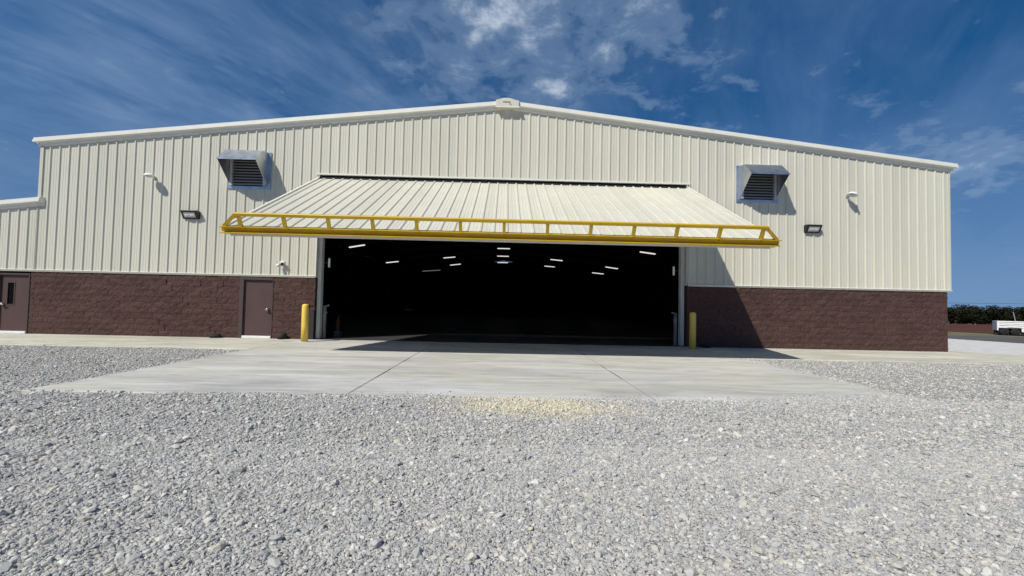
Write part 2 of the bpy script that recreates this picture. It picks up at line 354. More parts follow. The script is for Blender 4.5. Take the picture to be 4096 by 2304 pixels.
# outer gravel lot round the fine patch; its right edge runs along the asphalt
def addpoly(pts):
    i = len(verts); verts.extend([(a, b_, -0.032) for a, b_ in pts]); faces.append(tuple(range(i, i+len(pts))))
EDGE = lambda y: 25.77-(y-8.861)*(26.698-25.77)/(8.861-5.991)
addpoly([(-60, -60), (EDGE(-60), -60), (EDGE(YA), YA), (-60, YA)])
addpoly([(-60, YA), (XA, YA), (XA, YB), (-60, YB)])
addpoly([(XB_, YA), (EDGE(YA), YA), (EDGE(YB), YB), (XB_, YB)])
addpoly([(-60, YB), (EDGE(YB), YB), (EDGE(70), 70), (-60, 70)])
me = bpy.data.meshes.new('gravel'); me.from_pydata(verts, [], faces); me.update(); me.materials.append(M['gravel'])
for p_ in me.polygons: p_.use_smooth = True
struct(put('gravel', me))

g = MB(); g.poly([(16.9, 0.6, -0.027), (18.5, -0.9, -0.027), (19.7, -1.4, -0.027), (23.0, -1.7, -0.027), (EDGE(-1.8)-.02, -1.8, -0.027), (EDGE(30)-.02, 30, -0.027), (16.9, 30, -0.027)]); struct(g.build('pale_gravel', M['palegravel']))
g = MB(); g.quad((-900, -900, -0.10), (900, -900, -0.10), (900, 900, -0.10), (-900, 900, -0.10)); struct(g.build('ground', M['earth']))
g = MB(); g.poly([(EDGE(-60), -60, -0.022), (120, -60, -0.022), (120, 12.62, -0.022), (29.3, 12.5, -0.022), (EDGE(11.5)+0.2, 11.5, -0.022)]); struct(g.build('asphalt', M['asphalt']))
g = MB(); g.poly([(EDGE(11.5)-0.6, 11.6, -0.028), (29.3, 12.45, -0.028), (120, 12.57, -0.028), (120, 16.5, -0.028), (36.7, 16.45, -0.028), (35.7, 18.5, -0.028), (34, 22, -0.028), (24, 22, -0.028)]); struct(g.build('grass_strip', M['grass']))
# red bare soil, slightly rough, running back to the trees
sv = []; sf = []; NX, NY = 50, 24
for j in range(NY+1):
    for i in range(NX+1):
        tt = j/NY; x = 30+i*90/NX; y0 = 18.5+max(0, min(1, (36.7-x)/1.0+1))*2-2 if x < 36.7 else 16.45
        y = y0+tt*(40-y0); sv.append((x, y, -0.02+0.10*R.random()*(0.15 < tt)+0.04*tt))
for j in range(NY):
    for i in range(NX): a = j*(NX+1)+i; sf.append((a, a+1, a+NX+2, a+NX+1))
me = bpy.data.meshes.new('red_soil'); me.from_pydata(sv, [], sf); me.update(); me.materials.append(M['redsoil']); struct(put('red_soil', me))

# concrete: apron of three slabs, walks along the wall
def slab(name, pts, mt, parent, z0=-0.15, z1=0.0):
    s = MB(); s.prism(pts, lambda a, b_: (a, b_, z0), lambda a, b_: (a, b_, z1)); return s.build(name, mt, parent, bevel=0.012)
ap = bpy.data.objects.new('apron', None); C.objects.link(ap); ap['kind'] = 'structure'; ap.location = (0, 0, 0)
J = 0.005
for a, b_ in ((-7.341, -2.506-J), (-2.506+J, 2.285-J), (2.285+J, 6.944)):
    slab('slab', [(a, -9.47), (b_, -9.47), (b_, -0.02), (a, -0.02)], M['apron'], ap)
wk = bpy.data.objects.new('walk', None); C.objects.link(wk); wk['kind'] = 'structure'
for a, b_ in ((-25.0, -18.9), (-18.885, -13.1), (-13.085, -7.353)):
    slab('slab', [(a, -3.42), (b_, -3.45), (b_, 0.06), (a, 0.06)], M['walk'], wk)
slab('slab', [(6.956, -3.45), (11.7, -3.45), (11.7, 0.06), (6.956, 0.06)], M['walk'], wk)
slab('slab', [(11.712, -3.45), (16.5, -3.62), (16.5, 0.06), (11.712, 0.06)], M['walk'], wk)
slab('slab', [(16.512, -3.62), (22.5, -3.75), (22.5, -1.75), (19.6, -1.45), (18.4, -0.92), (17.13, 0.42), (16.512, 0.45)], M['walk'], wk)

for x in (-2.506, 2.285):
    s = MB(); s.box(x-J-.006, x+J+.006, -9.46, -0.05, -0.1, -0.004); s.build('joint_filler', M['filler'], ap)
# loose stones: real little rocks, dense near the camera
pts = []; size = []; tint = []
def scatter(n, d0, d1, wfac, wadd, s0, s1, sink, region=None):
    d = np.sqrt(rng.random(n)*(d1*d1-d0*d0)+d0*d0); w = wfac*d+wadd
    x = -0.135+d*0.02+(rng.random(n)*2-1)*w; y = -16.317+d
    keep = ~((x > -7.32) & (x < 6.93) & (y > -9.44)) & (y < -3.5)
    if region is not None: keep &= region(x, y)
    x = x[keep]; y = y[keep]
    s = s0+(s1-s0)*rng.random(len(x))**2.2
    z = gheight(x, y)+s*sink
    pts.append(np.stack([x, y, z], 1)); size.append(s); tint.append(rng.random(len(x)))
scatter(165000, 1.9, 4.7, 1.28, 0.5, 0.0035, 0.0105, 0.12)
scatter(26000, 1.9, 4.4, 1.28, 0.5, 0.008, 0.021, 0.22)
scatter(650, 1.9, 4.4, 1.28, 0.5, 0.020, 0.040, 0.3)
scatter(90000, 3.9, 7.3, 1.3, 0.6, 0.006, 0.014, 0.15)
scatter(20500, 4.1, 7.5, 1.3, 0.6, 0.011, 0.025, 0.22)
scatter(1300, 4.3, 7.2, 1.3, 0.6, 0.022, 0.040, 0.3)
scatter(60000, 7.0, 13.2, 1.3, 0.6, 0.010, 0.020, 0.2)
scatter(3500, 7.0, 13.2, 1.3, 0.6, 0.022, 0.036, 0.3)
# stones spilled over the slab edges
def edge(n, x0, y0, x1, y1, spread, z):
    tq = rng.random(n); x = x0+(x1-x0)*tq+rng.normal(0, 1, n)*spread*(abs(y1-y0) > abs(x1-x0)); y = y0+(y1-y0)*tq+rng.normal(0, 1, n)*spread*(abs(y1-y0) <= abs(x1-x0))
    on = (x > -7.341) & (x < 6.944) & (y > -9.47)
    s = 0.007+0.014*rng.random(n)**2
    pts.append(np.stack([x, y, np.where(on, s*0.25, gheight(x, y)+s*0.2)], 1)); size.append(s); tint.append(rng.random(n))
edge(3000, -4.6, -9.47, 6.9, -9.47, 0.05, 0); edge(350, -7.3, -9.5, -4.6, -9.5, 0.03, 0); edge(1500, 3.5, -9.42, 6.9, -9.3, 0.16, 0); edge(700, 6.9, -9.4, 6.93, -3.5, 0.06, 0); edge(600, -7.34, -9.4, -7.34, -3.5, 0.04, 0)
edge(900, 4.6, -9.25, 6.93, -8.9, 0.22, 0); edge(350, -3.0, -9.35, 6.9, -9.2, 0.12, 0); edge(420, 6.75, -9.4, 6.93, -3.5, 0.10, 0)
pts = np.concatenate(pts); size = np.concatenate(size); tint = np.concatenate(tint)
me = bpy.data.meshes.new('loose_stones'); me.vertices.add(len(pts)); me.vertices.foreach_set('co', pts.astype(np.float32).ravel())
for nm, ar in (('size', size), ('tint', tint)):
    at_ = me.attributes.new(nm, 'FLOAT', 'POINT'); at_.data.foreach_set('value', ar.astype(np.float32))
me.materials.append(M['stone'])
st_o = stuff(put('loose_stones', me))
gn = bpy.data.node_groups.new('stones', 'GeometryNodeTree')
gn.interface.new_socket('Geometry', in_out='INPUT', socket_type='NodeSocketGeometry'); gn.interface.new_socket('Geometry', in_out='OUTPUT', socket_type='NodeSocketGeometry')
gi = gn.nodes.new('NodeGroupInput'); go = gn.nodes.new('NodeGroupOutput')
jn = gn.nodes.new('GeometryNodeGeometryToInstance')
for k in range(10):
    ic = gn.nodes.new('GeometryNodeMeshIcoSphere'); ic.inputs['Radius'].default_value = 1.0; ic.inputs['Subdivisions'].default_value = 2
    rv = gn.nodes.new('FunctionNodeRandomValue'); rv.data_type = 'FLOAT_VECTOR'; rv.inputs[0].default_value = (-0.42,)*3; rv.inputs[1].default_value = (0.42,)*3; rv.inputs['Seed'].default_value = 11+k
    sp = gn.nodes.new('GeometryNodeSetPosition'); gn.links.new(ic.outputs[0], sp.inputs[0]); gn.links.new(rv.outputs[0], sp.inputs['Offset'])
    ch = gn.nodes.new('GeometryNodeConvexHull'); gn.links.new(sp.outputs[0], ch.inputs[0])
    tr = gn.nodes.new('GeometryNodeTransform'); gn.links.new(ch.outputs[0], tr.inputs[0]); tr.inputs['Scale'].default_value = (0.88+0.06*(k % 4), 0.66+0.05*(k % 5), 0.50+0.06*(k % 3))
    sm = gn.nodes.new('GeometryNodeSetMaterial'); gn.links.new(tr.outputs[0], sm.inputs[0]); sm.inputs['Material'].default_value = M['stone']
    gn.links.new(sm.outputs[0], jn.inputs[0])
ip = gn.nodes.new('GeometryNodeInstanceOnPoints'); gn.links.new(gi.outputs[0], ip.inputs['Points']); gn.links.new(jn.outputs[0], ip.inputs['Instance'])
ip.inputs['Pick Instance'].default_value = True
ri = gn.nodes.new('FunctionNodeRandomValue'); ri.data_type = 'INT'; ri.inputs[4].default_value = 0; ri.inputs[5].default_value = 9
gn.links.new(ri.outputs[2], ip.inputs['Instance Index'])
rr = gn.nodes.new('FunctionNodeRandomValue'); rr.data_type = 'FLOAT_VECTOR'; rr.inputs[0].default_value = (-0.5, -0.5, 0); rr.inputs[1].default_value = (0.5, 0.5, 6.283)
gn.links.new(rr.outputs[0], ip.inputs['Rotation'])
na = gn.nodes.new('GeometryNodeInputNamedAttribute'); na.data_type = 'FLOAT'; na.inputs[0].default_value = 'size'
gn.links.new(na.outputs[0], ip.inputs['Scale'])
gn.links.new(ip.outputs[0], go.inputs[0])
md = st_o.modifiers.new('stones', 'NODES'); md.node_group = gn

# ------------------------------------------------------------------ hangar
hangar = thing('hangar', 'cream ribbed metal hangar with brown block base and large open tilt-up door', 'hangar')
XL, XR, XP = -17.0, 16.672, -0.12
ZB = 2.3
def zw(x): return 8.685-0.1124*abs(x-XP)
PITCHX = 0.3345; ANCH = -7.264
def rib_profile(xk):
    """(x, outward) points of one ribbed sheet, starting at the rib"""
    q = [(-.078, 0), (-.058, .036), (-.020, .036), (.010, 0), (.082, 0), (.090, .006), (.104, .006), (.112, 0), (.170, 0), (.178, .006), (.192, .006), (.200, 0), (PITCHX-.078, 0)]
    return [(xk+a, b_) for a, b_ in q]
def clip(prof, a, b_):
    out = []
    for (x0, h0), (x1, h1) in zip(prof, prof[1:]):
        lo_ = max(x0, a); hi = min(x1, b_)
        if hi <= lo_+1e-6: continue
        f = lambda x: h0+(h1-h0)*(x-x0)/(x1-x0)
        if not out: out.append((lo_, f(lo_)))
        out.append((hi, f(hi)))
    return out
def siding_run(a, b_, zlo, zhi, parent, name='siding_panel', anch=ANCH, fn=None, mt=None):
    k0 = math.floor((a-anch)/PITCHX)-1; k1 = math.ceil((b_-anch)/PITCHX)+1
    for k in range(k0, k1):
        pr = clip(rib_profile(anch+k*PITCHX), a, b_)
        if len(pr) < 2: continue
        s = MB(); n = len(pr)
        f = fn or (lambda x, h, z: (x, -0.03-h, z))
        for x, h in pr: s.v.append(f(x, h, zlo if not callable(zlo) else zlo(x)))
        for x, h in pr: s.v.append(f(x, h, zhi(x) if callable(zhi) else zhi))
        s.f = [(i, i+1, n+i+1, n+i) for i in range(n-1)]
        me = bpy.data.meshes.new(name); me.from_pydata(s.v, [], s.f); me.update(); me.materials.append(mt or M['siding'])
        put(name, me, parent)
OL, OR, OZ = -6.975, 6.665, 6.03
siding_run(XL, OL, ZB, zw, hangar)
siding_run(OL, OR+0.02, OZ, zw, hangar)
siding_run(OR+0.02, XR, ZB, zw, hangar)
# backing walls (shade of the inside put into their colour) and returns of the opening
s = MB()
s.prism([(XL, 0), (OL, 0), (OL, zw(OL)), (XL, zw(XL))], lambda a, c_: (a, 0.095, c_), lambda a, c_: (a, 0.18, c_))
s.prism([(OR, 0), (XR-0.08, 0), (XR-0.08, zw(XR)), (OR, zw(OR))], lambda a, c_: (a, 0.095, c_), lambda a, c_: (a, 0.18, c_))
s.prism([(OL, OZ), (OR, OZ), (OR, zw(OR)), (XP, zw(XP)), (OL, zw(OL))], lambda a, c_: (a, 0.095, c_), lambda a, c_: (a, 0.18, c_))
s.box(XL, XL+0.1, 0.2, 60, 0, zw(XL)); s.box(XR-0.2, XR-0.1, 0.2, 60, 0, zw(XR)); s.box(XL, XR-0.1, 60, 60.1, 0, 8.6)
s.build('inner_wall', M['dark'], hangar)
s = MB()
s.quad((XL, -0.03, 2.3), (XL, 60, 2.3), (XL, 60, zw(XL)), (XL, -0.03, zw(XL))); s.quad((XR, -0.03, ZB), (XR, 60, ZB), (XR, 60, zw(XR)), (XR, -0.03, zw(XR)))
s.quad((XL, 60.15, ZB), (XR, 60.15, ZB), (XR, 60.15, zw(XR)), (XL, 60.15, zw(XL)))
s.build('side_wall', M['siding'], hangar)
s = MB()
for a, b_ in ((XL-0.1, XP), (XP, XR+0.1)):
    s.quad((a, -0.12, zw(a)+.27), (b_, -0.12, zw(b_)+.27), (b_, 60.2, zw(b_)+.27), (a, 60.2, zw(a)+.27))
s.build('roof', M['roof'], hangar)
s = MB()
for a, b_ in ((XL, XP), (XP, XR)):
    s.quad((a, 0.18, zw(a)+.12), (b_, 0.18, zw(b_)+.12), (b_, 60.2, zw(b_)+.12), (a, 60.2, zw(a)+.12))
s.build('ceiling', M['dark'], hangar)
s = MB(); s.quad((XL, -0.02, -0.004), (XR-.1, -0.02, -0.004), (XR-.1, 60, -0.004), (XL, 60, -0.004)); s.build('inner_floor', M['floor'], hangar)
for y in (8, 16, 24, 32, 40, 48):
    s = MB()
    for x0 in (XL+0.25, XR-0.45): s.box(x0-0.1, x0+0.2, y, y+0.25, 0, 6.4)
    s.bar((XL+0.2, y+.12, 6.35), (XP, y+.12, 8.3), 0.25, 0.5); s.bar((XR-0.4, y+.12, 6.35), (XP, y+.12, 8.3), 0.25, 0.5)
    s.build('steel_frame', M['frame'], hangar)
# rake trim: sculpted profile along both slopes
RP = [(0.0, -0.005), (-0.045, 0.0), (-0.055, 0.020), (-0.062, 0.108), (-0.150, 0.132), (-0.168, 0.120), (-0.165, 0.205), (-0.150, 0.215), (-0.150, 0.275), (-0.12, 0.290), (0.02, 0.290)]
def rake(x0, x1, zf, parent, xa=0.0, xb=0.0):
    s = MB(); s.prism(RP, lambda y, z: (x0+xa*(-y/0.165), y-0.03, zf(x0)+z), lambda y, z: (x1+xb*(-y/0.165), y-0.03, zf(x1)+z)); return s.build('rake_trim', M['trim'], parent)
rake(XL, XP-0.40, zw, hangar, -0.19, 0); rake(XP+0.40, XR, zw, hangar, 0, 0.20)
s = MB(); s.prism([(a, b_) for a, b_ in RP], lambda y, z: (XP-0.40, y*0.85-0.03, zw(XP-.4)+z*.96), lambda y, z: (XP, y*0.85-0.03, zw(XP)+z*.96)); s.prism(RP, lambda y, z: (XP, y*0.85-0.03, zw(XP)+z*.96), lambda y, z: (XP+0.4, y*0.85-0.03, zw(XP+.4)+z*.96)); s.build('rake_trim', M['trim'], hangar)
# eave gutters running back along both sides
for xs, sg in ((XL, -1), (XR, 1)):
    s = MB(); s.prism([(0, 0), (sg*0.06, 0.0), (sg*0.13, 0.13), (sg*0.16, 0.27), (0, 0.27)], lambda a, z: (xs+a, -0.10, zw(xs)+z-0.003), lambda a, z: (xs+a, 60.2, zw(xs)+z-0.003)); s.build('gutter', M['trim'], hangar)
# ridge end cap with its slot
s = MB(); arc = [(-0.43, 0.02), (0.41, 0.02), (0.43, 0.05), (0.43, 0.29), (0.30, 0.31), (0.15, 0.36), (0.0, 0.385), (-0.15, 0.375), (-0.30, 0.33), (-0.43, 0.29)]
zr = zw(XP)
s.prism(arc, lambda a, z: (XP+a, -0.26, zr+z-0.045), lambda a, z: (XP+a, 0.5, zr+z-0.045)); rc = s.build('ridge_cap', M['siding'], hangar, bevel=0.012)
s = MB(); s.box(XP-0.17, XP+0.10, -0.268, -0.255, zr+0.165, zr+0.19); s.box(XP+0.085, XP+0.10, -0.268, -0.255, zr+0.09, zr+0.165); s.box(XP+0.085, XP+0.14, -0.2685, -0.255, zr+0.085, zr+0.10); s.build('slot', M['boxbrown'], rc)
s = MB(); s.box(XP-0.45, XP+0.45, -0.275, -0.26, zr-0.028, zr+0.012); s.build('lip', M['trim'], rc)
# base flashing between siding and block, header flashing, corner trims
def base_trim(a, b_, parent):
    s = MB(); s.prism([(0.02, 2.31), (-0.075, 2.312), (-0.088, 2.300), (-0.052, 2.240), (-0.045, 2.236), (0.02, 2.236)], lambda y, z: (a, y, z), lambda y, z: (b_, y, z)); return s.build('base_trim', M['trim'], parent)
base_trim(-17.0, OL-0.02, hangar); base_trim(OR+0.06, XR+0.02, hangar)
s = MB(); s.box(OL-0.09, OR+0.1, -0.085, 0.03, OZ, OZ+0.055); s.build('header_trim', M['trim'], hangar)
s = MB(); s.box(XL-0.012, XL+0.10, -0.072, -0.028, ZB+2.3, zw(XL)-0.01); s.build('corner_trim', M['siding'], hangar)
s = MB(); s.box(XR-0.06, XR+0.012, -0.05, 0.10, ZB, zw(XR)-0.01); s.build('corner_trim', M['siding'], hangar)
# columns either side of the opening
for x0, x1, wx0, wx1 in ((-7.16, -6.862, OL-0.005, OL+0.02), (6.545, 6.85, OR-0.02, OR+0.005)):
    s = MB(); s.box(x0, x1, 0.19, 0.42, 0.012, 6.0); s.box(x0+0.09, x1-0.09, 0.17, 0.19, 0.012, 6.0); o = s.build('jamb_column', M['jamb'], hangar, bevel=0.01)
    s = MB(); s.box(wx0, wx1, -0.07, 0.185, ZB-0.04, OZ); s.build('jamb_trim', M['jamb'], hangar)
# split-face blocks: rough faces, own mesh each, shared among alike pieces
BW, BH = 0.4064, 2.25/11
def block_mesh(w, seed):
    r_ = random.Random(seed); g_ = 0.0025; W = w-g_; H = BH-g_; nxx, nyy = (5 if w > 0.3 else 3), 3
    s = MB(); base = len(s.v)
    tilt = r_.uniform(-.006, .024); skew = r_.uniform(-.004, .004); ridge = r_.random(); bul = r_.uniform(.003, .013); ledge = r_.random() < .6
    for j in range(nyy+1):
        for i in range(nxx+1):
            fx, fz = i/nxx, j/nyy; edge_ = (i in (0, nxx)) or (j in (0, nyy))
            dep = 0.010+(r_.uniform(-.002, .003) if i in (0, nxx) else r_.uniform(-.006, .008))+tilt*(fz-.5)+skew*(fx-.5)+(0 if edge_ else bul*(1-abs(fx-ridge)*.8))
            if j == nyy and ledge: dep += r_.uniform(.006, .016)
            s.v.append((g_/2+W*fx+(0 if edge_ else r_.uniform(-.02, .02)), -max(0.001, dep), g_/2+H*fz+(0 if edge_ else r_.uniform(-.015, .015))))
    for j in range(nyy):
        for i in range(nxx): a = j*(nxx+1)+i; s.f.append((a, a+1, a+nxx+2, a+nxx+1))
    ring = [i for i in range(nxx+1)]+[j*(nxx+1)+nxx for j in range(1, nyy+1)]+[nyy*(nxx+1)+i for i in range(nxx-1, -1, -1)]+[j*(nxx+1) for j in range(nyy-1, 0, -1)]
    n0 = len(s.v)
    for i in ring: v_ = s.v[i]; s.v.append((v_[0], 0.025, v_[2]))
    for k in range(len(ring)): k2 = (k+1) % len(ring); s.f.append((ring[k], n0+k, n0+k2, ring[k2]))
    me = s.mesh('block'); me.materials.append(M['block'])
    return me
FULL = [block_mesh(BW, 100+i) for i in range(14)]; HALF = [block_mesh(BW/2, 200+i) for i in range(6)]
blocks = []
def lay(a, b_, gaps=()):
    for c_ in range(11):
        x = a; z = c_*BH; first = c_ % 2 == 1
        while x < b_-0.03:
            w = BW/2 if first else BW; first = False
            if x+w > b_+0.001: w = b_-x
            cut = None
            for ga, gb, gz in gaps:
                if z < gz and x < gb and x+w > ga:
                    cut = (ga, gb)
            if cut:
                if x < cut[0]-0.03: blocks.append((x, z, cut[0]-x))
                x = cut[1]; continue
            blocks.append((x, z, w)); x += w
lay(-17.0, -9.70); lay(-8.478, OL, [(-7.17, -6.9, 1.08)]); lay(OR+0.02, 16.56)
blocks.sort(key=lambda q: (q[0]+0.135)**2)
odd = {}; rest = MB()
for i, (x, z, w) in enumerate(blocks):
    if abs(w-BW) < 0.02: me = R.choice(FULL); sc_ = w/BW
    elif abs(w-BW/2) < 0.03: me = R.choice(HALF); sc_ = w/(BW/2)
    else:
        big_ = w > BW*0.6; me = R.choice(FULL if big_ else HALF); sc_ = w/(BW if big_ else BW/2)
    if i < 300:
        o = put('block', me, hangar, (x, -R.choice((0, 0, .004, .010, .018)), z)); o.scale.x = sc_
    else:
        i0 = len(rest.v); rest.v += [(x+v_.co.x*sc_, v_.co.y, z+v_.co.z) for v_ in me.vertices]; rest.f += [tuple(i0+k for k in p_.vertices) for p_ in me.polygons]
if rest.v:
    me = bpy.data.meshes.new('blocks'); me.from_pydata(rest.v, [], rest.f); me.update(); me.materials.append(M['block']); stuff(put('blocks', me, hangar))
s = MB(); s.box(-17.0, -9.70, 0.004, 0.028, 0, 2.26); s.box(-8.478, OL, 0.004, 0.028, 0, 2.26); s.box(OR+.02, 16.56, 0.004, 0.028, 0, 2.26); s.box(-9.70, -8.478, 0.01, 0.028, 2.2, 2.26); s.box(16.54, 16.565, 0.03, 60, 0, 2.28)
s.build('mortar', M['mortar'], hangar)

# brown personnel doors
def brown_door(parent, fx0, fx1, ftop, lx0, lx1, ltop, hx, window=None, name='door'):
    s = MB(); s.box(fx0, lx0, -0.035, 0.12, 0.0, ftop); s.box(lx1, fx1, -0.035, 0.12, 0.0, ftop); s.box(lx0, lx1, -0.035, 0.12, ltop, ftop)
    s.build('door_frame', M['framebrown'], parent, bevel=0.006)
    s = MB()
    if window:
        wx0, wx1, wz0, wz1 = window
        s.box(lx0+.004, wx0, 0.035, 0.08, 0.10, ltop-.004); s.box(wx1, lx1-.004, 0.035, 0.08, 0.10, ltop-.004); s.box(wx0, wx1, 0.035, 0.08, 0.10, wz0); s.box(wx0, wx1, 0.035, 0.08, wz1, ltop-.004)
    else: s.box(lx0+.004, lx1-.004, 0.035, 0.08, 0.10, ltop-.004)
    d = s.build(name, M['doorbrown'], parent)
    if window:
        s = MB(); s.box(wx0, wx1, 0.05, 0.06, wz0, wz1); s.build('window', M['glass'], d)
        s = MB(); w_ = .03
        s.box(wx0-w_, wx0+.004, 0.022, 0.036, wz0-w_, wz1+w_); s.box(wx1-.004, wx1+w_, 0.022, 0.036, wz0-w_, wz1+w_); s.box(wx0+.004, wx1-.004, 0.022, 0.036, wz0-w_, wz0+.004); s.box(wx0+.004, wx1-.004, 0.022, 0.036, wz1-.004, wz1+w_)
        s.build('window_frame', M['doorbrown'], d)
    s = MB(); s.tube([(hx, 0.034, 1.05), (hx, -0.015, 1.05), (hx, -0.03, 1.05), (hx, -0.065, 1.05), (hx, -0.08, 1.05)], [0.055, 0.055, 0.028, 0.05, 0.03], 14); sg = -1 if hx > (lx0+lx1)/2 else 1
    s.bar((hx-sg*0.03, -0.055, 1.055), (hx+sg*0.10, -0.055, 1.045), 0.03, 0.028); s.build('handle', M['steel'], d, True)
    s = MB(); s.box(lx0, lx1, -0.05, 0.09, 0.003, 0.088); s.build('threshold', M['whitep'], d, bevel=0.008)
    s = MB()
    hside = lx0 if hx > (lx0+lx1)/2 else lx1
    for z in (0.35, 1.1, 1.85): s.tube([(hside, 0.025, z), (hside, 0.025, z+.11)], [.012, .012], 8)
    s.build('hinges', M['framebrown'], d)
    return d
brown_door(hangar, -9.696, -8.481, 2.20, -9.545, -8.512, 2.115, -8.668)

# ------------------------------------------------------------------ tilt-up hangar door
Y0, Z0, Y1, Z1 = -0.077, 5.874, -5.363, 3.1935
LEN = math.hypot(Y1-Y0, Z1-Z0); dsy, dsz = (Y1-Y0)/LEN, (Z1-Z0)/LEN; ny_, nz_ = dsz, -dsy
def D(x, s_, h): return (x, Y0+s_*dsy+h*ny_, Z0+s_*dsz+h*nz_)
DL, DR = -6.997, 6.710
s = MB(); s.prism([(0.0, -.012), (0.0, -.20), (LEN-.01, -.20), (LEN-.01, -.012)], lambda a, h: D(DL+.01, a, h), lambda a, h: D(DR-.01, a, h)); hd = s.build('hangar_door', M['whitep'], hangar)
siding_run(DL, DR, 0.0, LEN, hd, anch=-6.72, fn=lambda x, h, z: D(x, z, h))
s = MB()
for x0, x1 in ((DL-.015, DL+.05), (DR-.05, DR+.015)): s.prism([(0.0, -.205), (0.0, .045), (LEN, .045), (LEN, -.205)], lambda a, h: D(x0, a, h), lambda a, h: D(x1, a, h))
s.build('edge_trim', M['trim'], hd)
s = MB(); s.prism([(LEN-.005, -.005), (LEN+.035, -.005), (LEN+.035, -.225), (LEN-.005, -.225)], lambda a, h: D(DL+.12, a, h), lambda a, h: D(DR-.12, a, h)); s.build('bottom_seal', M['seal'], hd)
# yellow C-channel
w0, w1 = LEN+.045, LEN+.06
s = MB(); s.prism([(w0, -.115), (w0, .045), (w0+.11, .045), (w0+.11, .030), (w1, .030), (w1, -.100), (w0+.13, -.100), (w0+.13, -.115)], lambda a, h: D(-7.045, a, h), lambda a, h: D(6.755, a, h)); bm_ = s.build('beam', M['yellow'], hd)
hr = 0.345; sr = LEN+.10
s = MB(); s.bar(D(-6.64, sr, hr), D(6.35, sr, hr), 0.085, 0.085, up=(0, ny_, nz_)); s.build('rail', M['yellow'], hd, bevel=0.01)
NP = 13
post = None
for i in range(NP):
    x = -6.53+i*(6.25+6.53)/(NP-1)
    if post is None:
        s = MB(); s.bar(D(x, sr, .046), D(x, sr, hr-.043), 0.075, 0.075, up=(1, 0, 0)); post = s.build('rail_post', M['yellow'], hd); px0 = x
    else:
        o = post.copy(); C.objects.link(o); o.parent = hd; o.location.x = x-px0
for xa, xb in ((-6.62, -6.93), (6.33, 6.64)):
    s = MB(); s.bar(D(xa, sr, hr-.02), D(xb, sr, .05), 0.075, 0.075, up=(0, ny_, nz_)); s.build('end_brace', M['yellow'], hd)
for i in range(0, NP):
    x = -6.53+i*(6.25+6.53)/(NP-1); s = MB(); s.prism([(w1+.001, .028), (w1+.07, .028), (w1+.001, -.05)], lambda a, h: D(x+.05, a, h), lambda a, h: D(x+.062, a, h)); s.build('gusset', M['yellow'], hd)
# dark hinge tube in the slot
s = MB(); s.tube([(DL, 0.03, 5.93), (DR, 0.03, 5.93)], [.05, .05], 10); s.build('hinge_tube', M['frame'], hangar)

# ------------------------------------------------------------------ annex (lean-to) at the left
annex = thing('annex', 'lower cream lean-to annex with brown door joined to the hangar at far left', 'annex')
AL = -27.0
def za(x): return 4.63+0.118*(x+17.0)
siding_run(AL, XL-0.012, ZB, za, annex)
s = MB(); s.prism(RP, lambda y, z: (AL, y-0.03, za(AL)+z), lambda y, z: (-16.78+y*0.4, y-0.03, za(-16.9)+z)); s.build('rake_trim', M['trim'], annex)
base_trim(AL, -17.003, annex)
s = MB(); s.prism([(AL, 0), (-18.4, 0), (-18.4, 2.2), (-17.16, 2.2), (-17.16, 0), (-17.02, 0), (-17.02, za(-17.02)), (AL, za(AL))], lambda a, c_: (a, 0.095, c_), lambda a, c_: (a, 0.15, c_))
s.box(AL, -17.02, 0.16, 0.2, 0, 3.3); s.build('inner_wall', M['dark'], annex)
s = MB(); s.quad((AL, -0.1, za(AL)+.27), (-17.03, -0.1, za(-17)+.27), (-17.03, 40, za(-17)+.27), (AL, 40, za(AL)+.27)); s.build('roof', M['roof'], annex)
s = MB(); s.box(AL, -18.4, 0.004, 0.028, 0, 2.26); s.box(-17.15, -17.003, 0.004, 0.028, 0, 2.26); s.build('mortar', M['mortar'], annex)
for c_ in range(11):
    for x, w in ((-17.147, 0.144),)+tuple((-18.40-(k+1)*BW-(BW/2 if c_ % 2 else 0), BW) for k in range(5)):
        me = R.choice(HALF if w < .3 else FULL); o = put('block', me, annex, (x, 0, c_*BH)); o.scale.x = w/(BW if w > .3 else BW/2)
brown_door(annex, -18.40, -17.150, 2.16, -18.215, -17.200, 2.10, -18.11, (-17.975, -17.745, 1.045, 1.825))

# ------------------------------------------------------------------ bollards
def bollard(x, y, label):
    t_ = thing('bollard', label, 'bollard', 'yellow bollards beside the hangar opening', (x, y, 0))
    s = MB(); n = 6; rad = 0.112; hgt = 1.29
    pp = [(0, 0, 0), (0, 0, 0.6), (0, 0, hgt-.07)]+[(0, 0, hgt-.07+.07*math.sin(math.pi/2*k/n)) for k in range(1, n)]
    rr_ = [rad]*3+[rad*max(.15, math.cos(math.pi/2*k/n)**.75) for k in range(1, n)]
    s.tube(pp, rr_, 20); s.build('post', M['bollard'], t_, True)
    s = MB(); s.tube([(0, 0, 0.0), (0, 0, 0.012)], [.135, .125], 20); s.build('grout_collar', M['walk'], t_)
bollard(-6.881, -0.976, 'sunlit yellow bollard left of the hangar opening')
bollard(6.496, -0.976, 'shaded yellow bollard right of the hangar opening')

# added near-black box: shade of the wall-end recess put into its colour
jb = thing('shade_box', 'narrow near-black box painted as the shaded recess behind the sunlit bollard', 'shade_box')
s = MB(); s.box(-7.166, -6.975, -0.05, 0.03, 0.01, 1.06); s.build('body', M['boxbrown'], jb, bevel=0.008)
s = MB(); s.box(-7.172, -6.968, -0.06, 0.03, 1.061, 1.085); s.build('box_top', M['framebrown'], jb)

